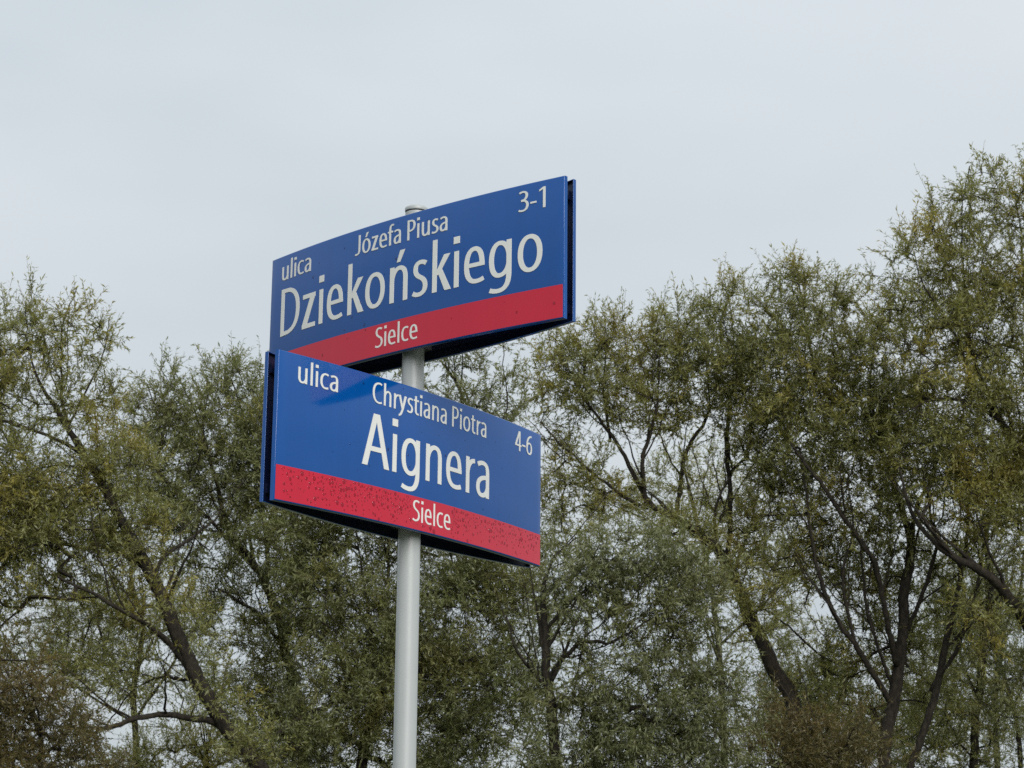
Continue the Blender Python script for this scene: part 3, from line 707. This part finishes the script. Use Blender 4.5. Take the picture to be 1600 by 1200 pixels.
# tallest willow on the right
willow('tallest willow of the row, yellowing top and a heavy dark bough crossing low', 33.5,
  [[(1625, 1195, 0, .18), (1622, 1080, 0, .17), (1618, 1000, 0, .16), (1625, 900, .2, .12), (1622, 780, .3, .10), (1590, 700, .2, .08), (1545, 610, .1, .06), (1520, 520, 0, .04), (1510, 420, 0, .022), (1505, 330, 0, .012), (1515, 260, 0, .007)],
   [(1620, 1010, 0, .13), (1590, 950, -.2, .13), (1550, 905, -.4, .11), (1500, 880, -.5, .085), (1462, 850, -.5, .06), (1425, 800, -.5, .04), (1405, 730, -.5, .02)],
   [(1618, 760, .3, .07), (1625, 640, .4, .05), (1602, 480, .4, .03), (1590, 330, .4, .012)],
   [(1520, 600, 0, .035), (1490, 520, -.3, .03), (1450, 460, -.4, .02), (1430, 400, -.4, .009)],
   [(1612, 690, .4, .06), (1580, 675, .1, .05), (1520, 635, -.3, .04), (1460, 625, -.5, .03), (1400, 650, -.6, .015)],
   [(1620, 560, .3, .04), (1560, 545, 0, .035), (1500, 580, -.3, .02)],
   [(1510, 450, 0, .018), (1475, 400, -.2, .014), (1450, 330, -.3, .008)]],
  [(1500, 300, 45, 55, 1), (1535, 285, 35, 45, .9), (1590, 300, 45, 55, 1), (1640, 320, 60, 80, 1), (1465, 335, 40, 50, .95), (1430, 392, 55, 55, 1), (1392, 412, 42, 48, .95), (1510, 400, 80, 60, 1.1), (1590, 420, 80, 70, 1), (1450, 490, 90, 60, 1.1), (1540, 510, 90, 60, 1), (1630, 530, 80, 80, 1), (1420, 570, 70, 60, 1), (1500, 610, 90, 60, 1.1), (1590, 630, 80, 60, 1), (1470, 700, 90, 60, 1.1), (1570, 730, 90, 60, 1), (1650, 720, 70, 100, 1), (1510, 800, 80, 60, .8), (1600, 820, 70, 60, .7), (1540, 960, 50, 70, .4), (1650, 920, 60, 90, .8)],
  M_GOLD, base_px=1620, group=GRP, seed_shift=7, dens=21)
# slender stems behind
willow('slender upright willow stem with thin foliage standing under the heavy dark bough', 38,
  [[(1518, 1195, 0, .10), (1526, 1090, 0, .095), (1536, 990, 0, .085), (1545, 920, 0, .075), (1538, 850, 0, .06), (1552, 760, 0, .04), (1560, 680, 0, .02)],
   [(1526, 1085, 0, .04), (1500, 1030, .2, .035), (1480, 960, .3, .02)],
   [(1540, 960, 0, .035), (1565, 900, .2, .025), (1585, 850, .3, .012)]],
  [(1545, 760, 60, 60, .8), (1500, 960, 55, 60, .9), (1560, 1020, 50, 60, .7), (1480, 1080, 50, 70, .9), (1550, 1110, 50, 50, .6), (1510, 1180, 60, 40, .9), (1600, 1080, 40, 50, .4), (1530, 880, 60, 50, .8), (1430, 1150, 50, 60, .8)],
  M_GREEN, base_px=1512, group=GRP, seed_shift=8, dens=20)
willow('thin crooked sapling with sparse leaves beside the heavy right-hand trunk', 40,
  [[(1592, 1195, 0, .06), (1582, 1120, 0, .055), (1568, 1060, 0, .05), (1562, 1010, 0, .04), (1590, 930, 0, .03), (1600, 860, 0, .02)],
   [(1575, 1085, 0, .03), (1540, 1050, .2, .02), (1510, 1040, .2, .01)]],
  [(1590, 960, 40, 50, .4), (1560, 1090, 40, 40, .3), (1600, 1170, 40, 40, .5)],
  M_GREEN, base_px=1596, group=GRP, seed_shift=9, dens=18)
# undergrowth
willow('rusty brown shrub with dry tangled twigs beside the leaning willow', 29,
  [[(60, 1210, 0, .05), (60, 1160, 0, .04), (40, 1100, 0, .025), (30, 1040, 0, .01)], [(60, 1190, 0, .03), (110, 1130, .2, .02), (120, 1080, .2, .01)]],
  [(20, 1060, 80, 70, .8), (90, 1120, 70, 60, .9), (30, 1170, 110, 70, 1.2), (150, 1190, 50, 50, .7), (-60, 1120, 80, 110, 1), (40, 1290, 120, 80, .3), (50, 1420, 120, 90, .25), (60, 1560, 120, 90, .25), (60, 1660, 120, 60, .25)],
  M_BROWN, name='shrub', cat='shrub', dens=21, seed_shift=10, leaf_len=(.05, .09))
willow('brown-leaved shrub at the foot of the two-stemmed willow', 32,
  [[(1290, 1215, 0, .05), (1290, 1180, 0, .04), (1270, 1140, 0, .02), (1250, 1100, 0, .01)], [(1290, 1190, 0, .03), (1330, 1160, .2, .02), (1350, 1130, .2, .01)]],
  [(1230, 1130, 60, 45, 1), (1300, 1150, 70, 45, 1.1), (1360, 1185, 60, 40, 1), (1220, 1190, 90, 45, 1.1), (1300, 1210, 90, 40, 1), (1280, 1310, 120, 80, .3), (1290, 1440, 120, 90, .25), (1290, 1570, 120, 80, .25)],
  M_BROWN, name='shrub', cat='shrub', dens=21, seed_shift=11, leaf_len=(.05, .09))
willow('yellow-green bush glimpsed under the arching bough of the leaning willow', 42,
  [[(330, 1215, 0, .05), (330, 1190, 0, .04), (320, 1150, 0, .02), (310, 1110, 0, .01)], [(330, 1200, 0, .03), (390, 1170, .2, .02), (230, 1170, .2, .01)]],
  [(320, 1160, 60, 40, .9), (250, 1185, 70, 40, .8), (380, 1190, 60, 45, .9), (190, 1200, 60, 30, .7)],
  M_GOLD, name='bush', cat='bush', dens=18, seed_shift=12, leaf_len=(.06, .1))
willow('green bush between the fan-limbed willow trunk and the two-stemmed willow', 41,
  [[(1260, 1215, 0, .05), (1255, 1150, 0, .04), (1240, 1090, 0, .02), (1250, 1030, 0, .01)], [(1258, 1170, 0, .03), (1310, 1110, .2, .02), (1330, 1060, .2, .01)]],
  [(1240, 1060, 60, 50, .8), (1300, 1080, 60, 50, .9), (1220, 1120, 70, 60, .9), (1320, 1150, 70, 50, .9), (1410, 1160, 50, 50, .5)],
  M_GREEN, name='bush', cat='bush', dens=18, seed_shift=13, leaf_len=(.06, .1))
# thinner trees farther back fill the gaps low down
willow('thin-stemmed willow far back, glimpsed under the arching bough', 47,
  [[(215, 1195, 0, .09), (210, 1080, 0, .085), (225, 980, 0, .07), (205, 900, 0, .05), (215, 820, 0, .02)], [(210, 1090, 0, .05), (160, 1000, .2, .04), (140, 900, .3, .015)],
   [(213, 1120, 0, .05), (275, 1020, .2, .04), (290, 920, .3, .015)], [(212, 1130, 0, .04), (110, 1060, .2, .03), (60, 960, .3, .012)]],
  [(150, 960, 80, 60, .5), (230, 930, 70, 60, .5), (290, 1000, 60, 70, .5), (90, 1010, 70, 60, .5), (200, 1040, 90, 60, .45), (300, 1100, 60, 50, .4)],
  M_GREEN, base_px=214, group=GRP, seed_shift=14, dens=11)
willow('thin-stemmed willow far back, seen through the fan of dark limbs', 48,
  [[(1130, 1195, 0, .10), (1128, 1060, 0, .09), (1115, 940, 0, .08), (1100, 850, 0, .06), (1075, 760, 0, .04), (1060, 690, 0, .015)], [(1118, 950, 0, .06), (1160, 860, .2, .05), (1185, 770, .3, .03), (1190, 690, .3, .012)],
   [(1110, 900, 0, .05), (1050, 840, .2, .04), (960, 790, .3, .02)], [(1125, 1010, 0, .05), (1200, 940, .2, .04), (1250, 870, .3, .015)]],
  [(1080, 740, 55, 50, .5), (1150, 740, 60, 60, .55), (1010, 770, 60, 50, .5), (930, 800, 60, 50, .5), (1130, 830, 70, 60, .5), (1220, 880, 60, 60, .5), (1200, 980, 60, 60, .55), (1240, 950, 50, 50, .4)],
  M_OLIVE, base_px=1132, group=GRP, seed_shift=15, dens=11)
willow('thin-stemmed willow far back, between the slender stem and the tallest willow', 49,
  [[(1560, 1195, 0, .09), (1558, 1080, 0, .085), (1566, 980, 0, .07), (1550, 900, 0, .05), (1540, 820, 0, .02)], [(1560, 1090, 0, .05), (1500, 1000, .2, .04), (1470, 920, .3, .015)],
   [(1560, 1110, 0, .05), (1610, 1020, .2, .04), (1620, 930, .3, .015)], [(1562, 1150, 0, .04), (1490, 1100, .2, .03), (1440, 1030, .3, .012)]],
  [(1500, 960, 80, 60, .55), (1580, 940, 70, 60, .5), (1450, 1040, 60, 70, .5), (1560, 1040, 60, 60, .4), (1500, 1130, 70, 60, .5), (1600, 1130, 50, 60, .4), (1400, 1100, 60, 60, .5)],
  M_GREEN, base_px=1560, group=GRP, seed_shift=16, dens=11)
# the row goes on past both ends of the view
willow('broad willow ending the row beyond the rusty brown shrub', 35,
  [[(-330, 1195, 0, .15), (-325, 1050, 0, .13), (-300, 900, 0, .10), (-290, 780, 0, .07), (-310, 640, 0, .04), (-300, 520, 0, .012)], [(-325, 1040, 0, .07), (-400, 920, .3, .05), (-450, 780, .4, .02)],
   [(-315, 980, 0, .06), (-240, 860, -.3, .045), (-210, 720, -.4, .015)]],
  [(-300, 560, 110, 90, .5), (-400, 680, 120, 100, .5), (-220, 680, 110, 100, .5), (-310, 800, 140, 90, .5), (-440, 860, 110, 100, .5), (-210, 880, 100, 90, .5), (-320, 980, 150, 90, .4)],
  M_OLIVE, group=GRP, seed_shift=17, dens=10)
willow('broad willow ending the row beyond the tallest willow', 36,
  [[(1960, 1195, 0, .15), (1955, 1050, 0, .13), (1930, 900, 0, .10), (1940, 760, 0, .07), (1920, 600, 0, .04), (1930, 440, 0, .012)], [(1955, 1040, 0, .07), (2030, 900, .3, .05), (2070, 720, .4, .02)],
   [(1945, 980, 0, .06), (1860, 860, -.3, .045), (1820, 700, -.4, .015)]],
  [(1920, 480, 110, 90, .5), (2030, 620, 120, 100, .5), (1830, 620, 110, 110, .5), (1930, 740, 140, 100, .5), (2070, 820, 110, 100, .5), (1810, 840, 100, 90, .5), (1930, 940, 150, 90, .4)],
  M_GREEN, group=GRP, seed_shift=18, dens=10)
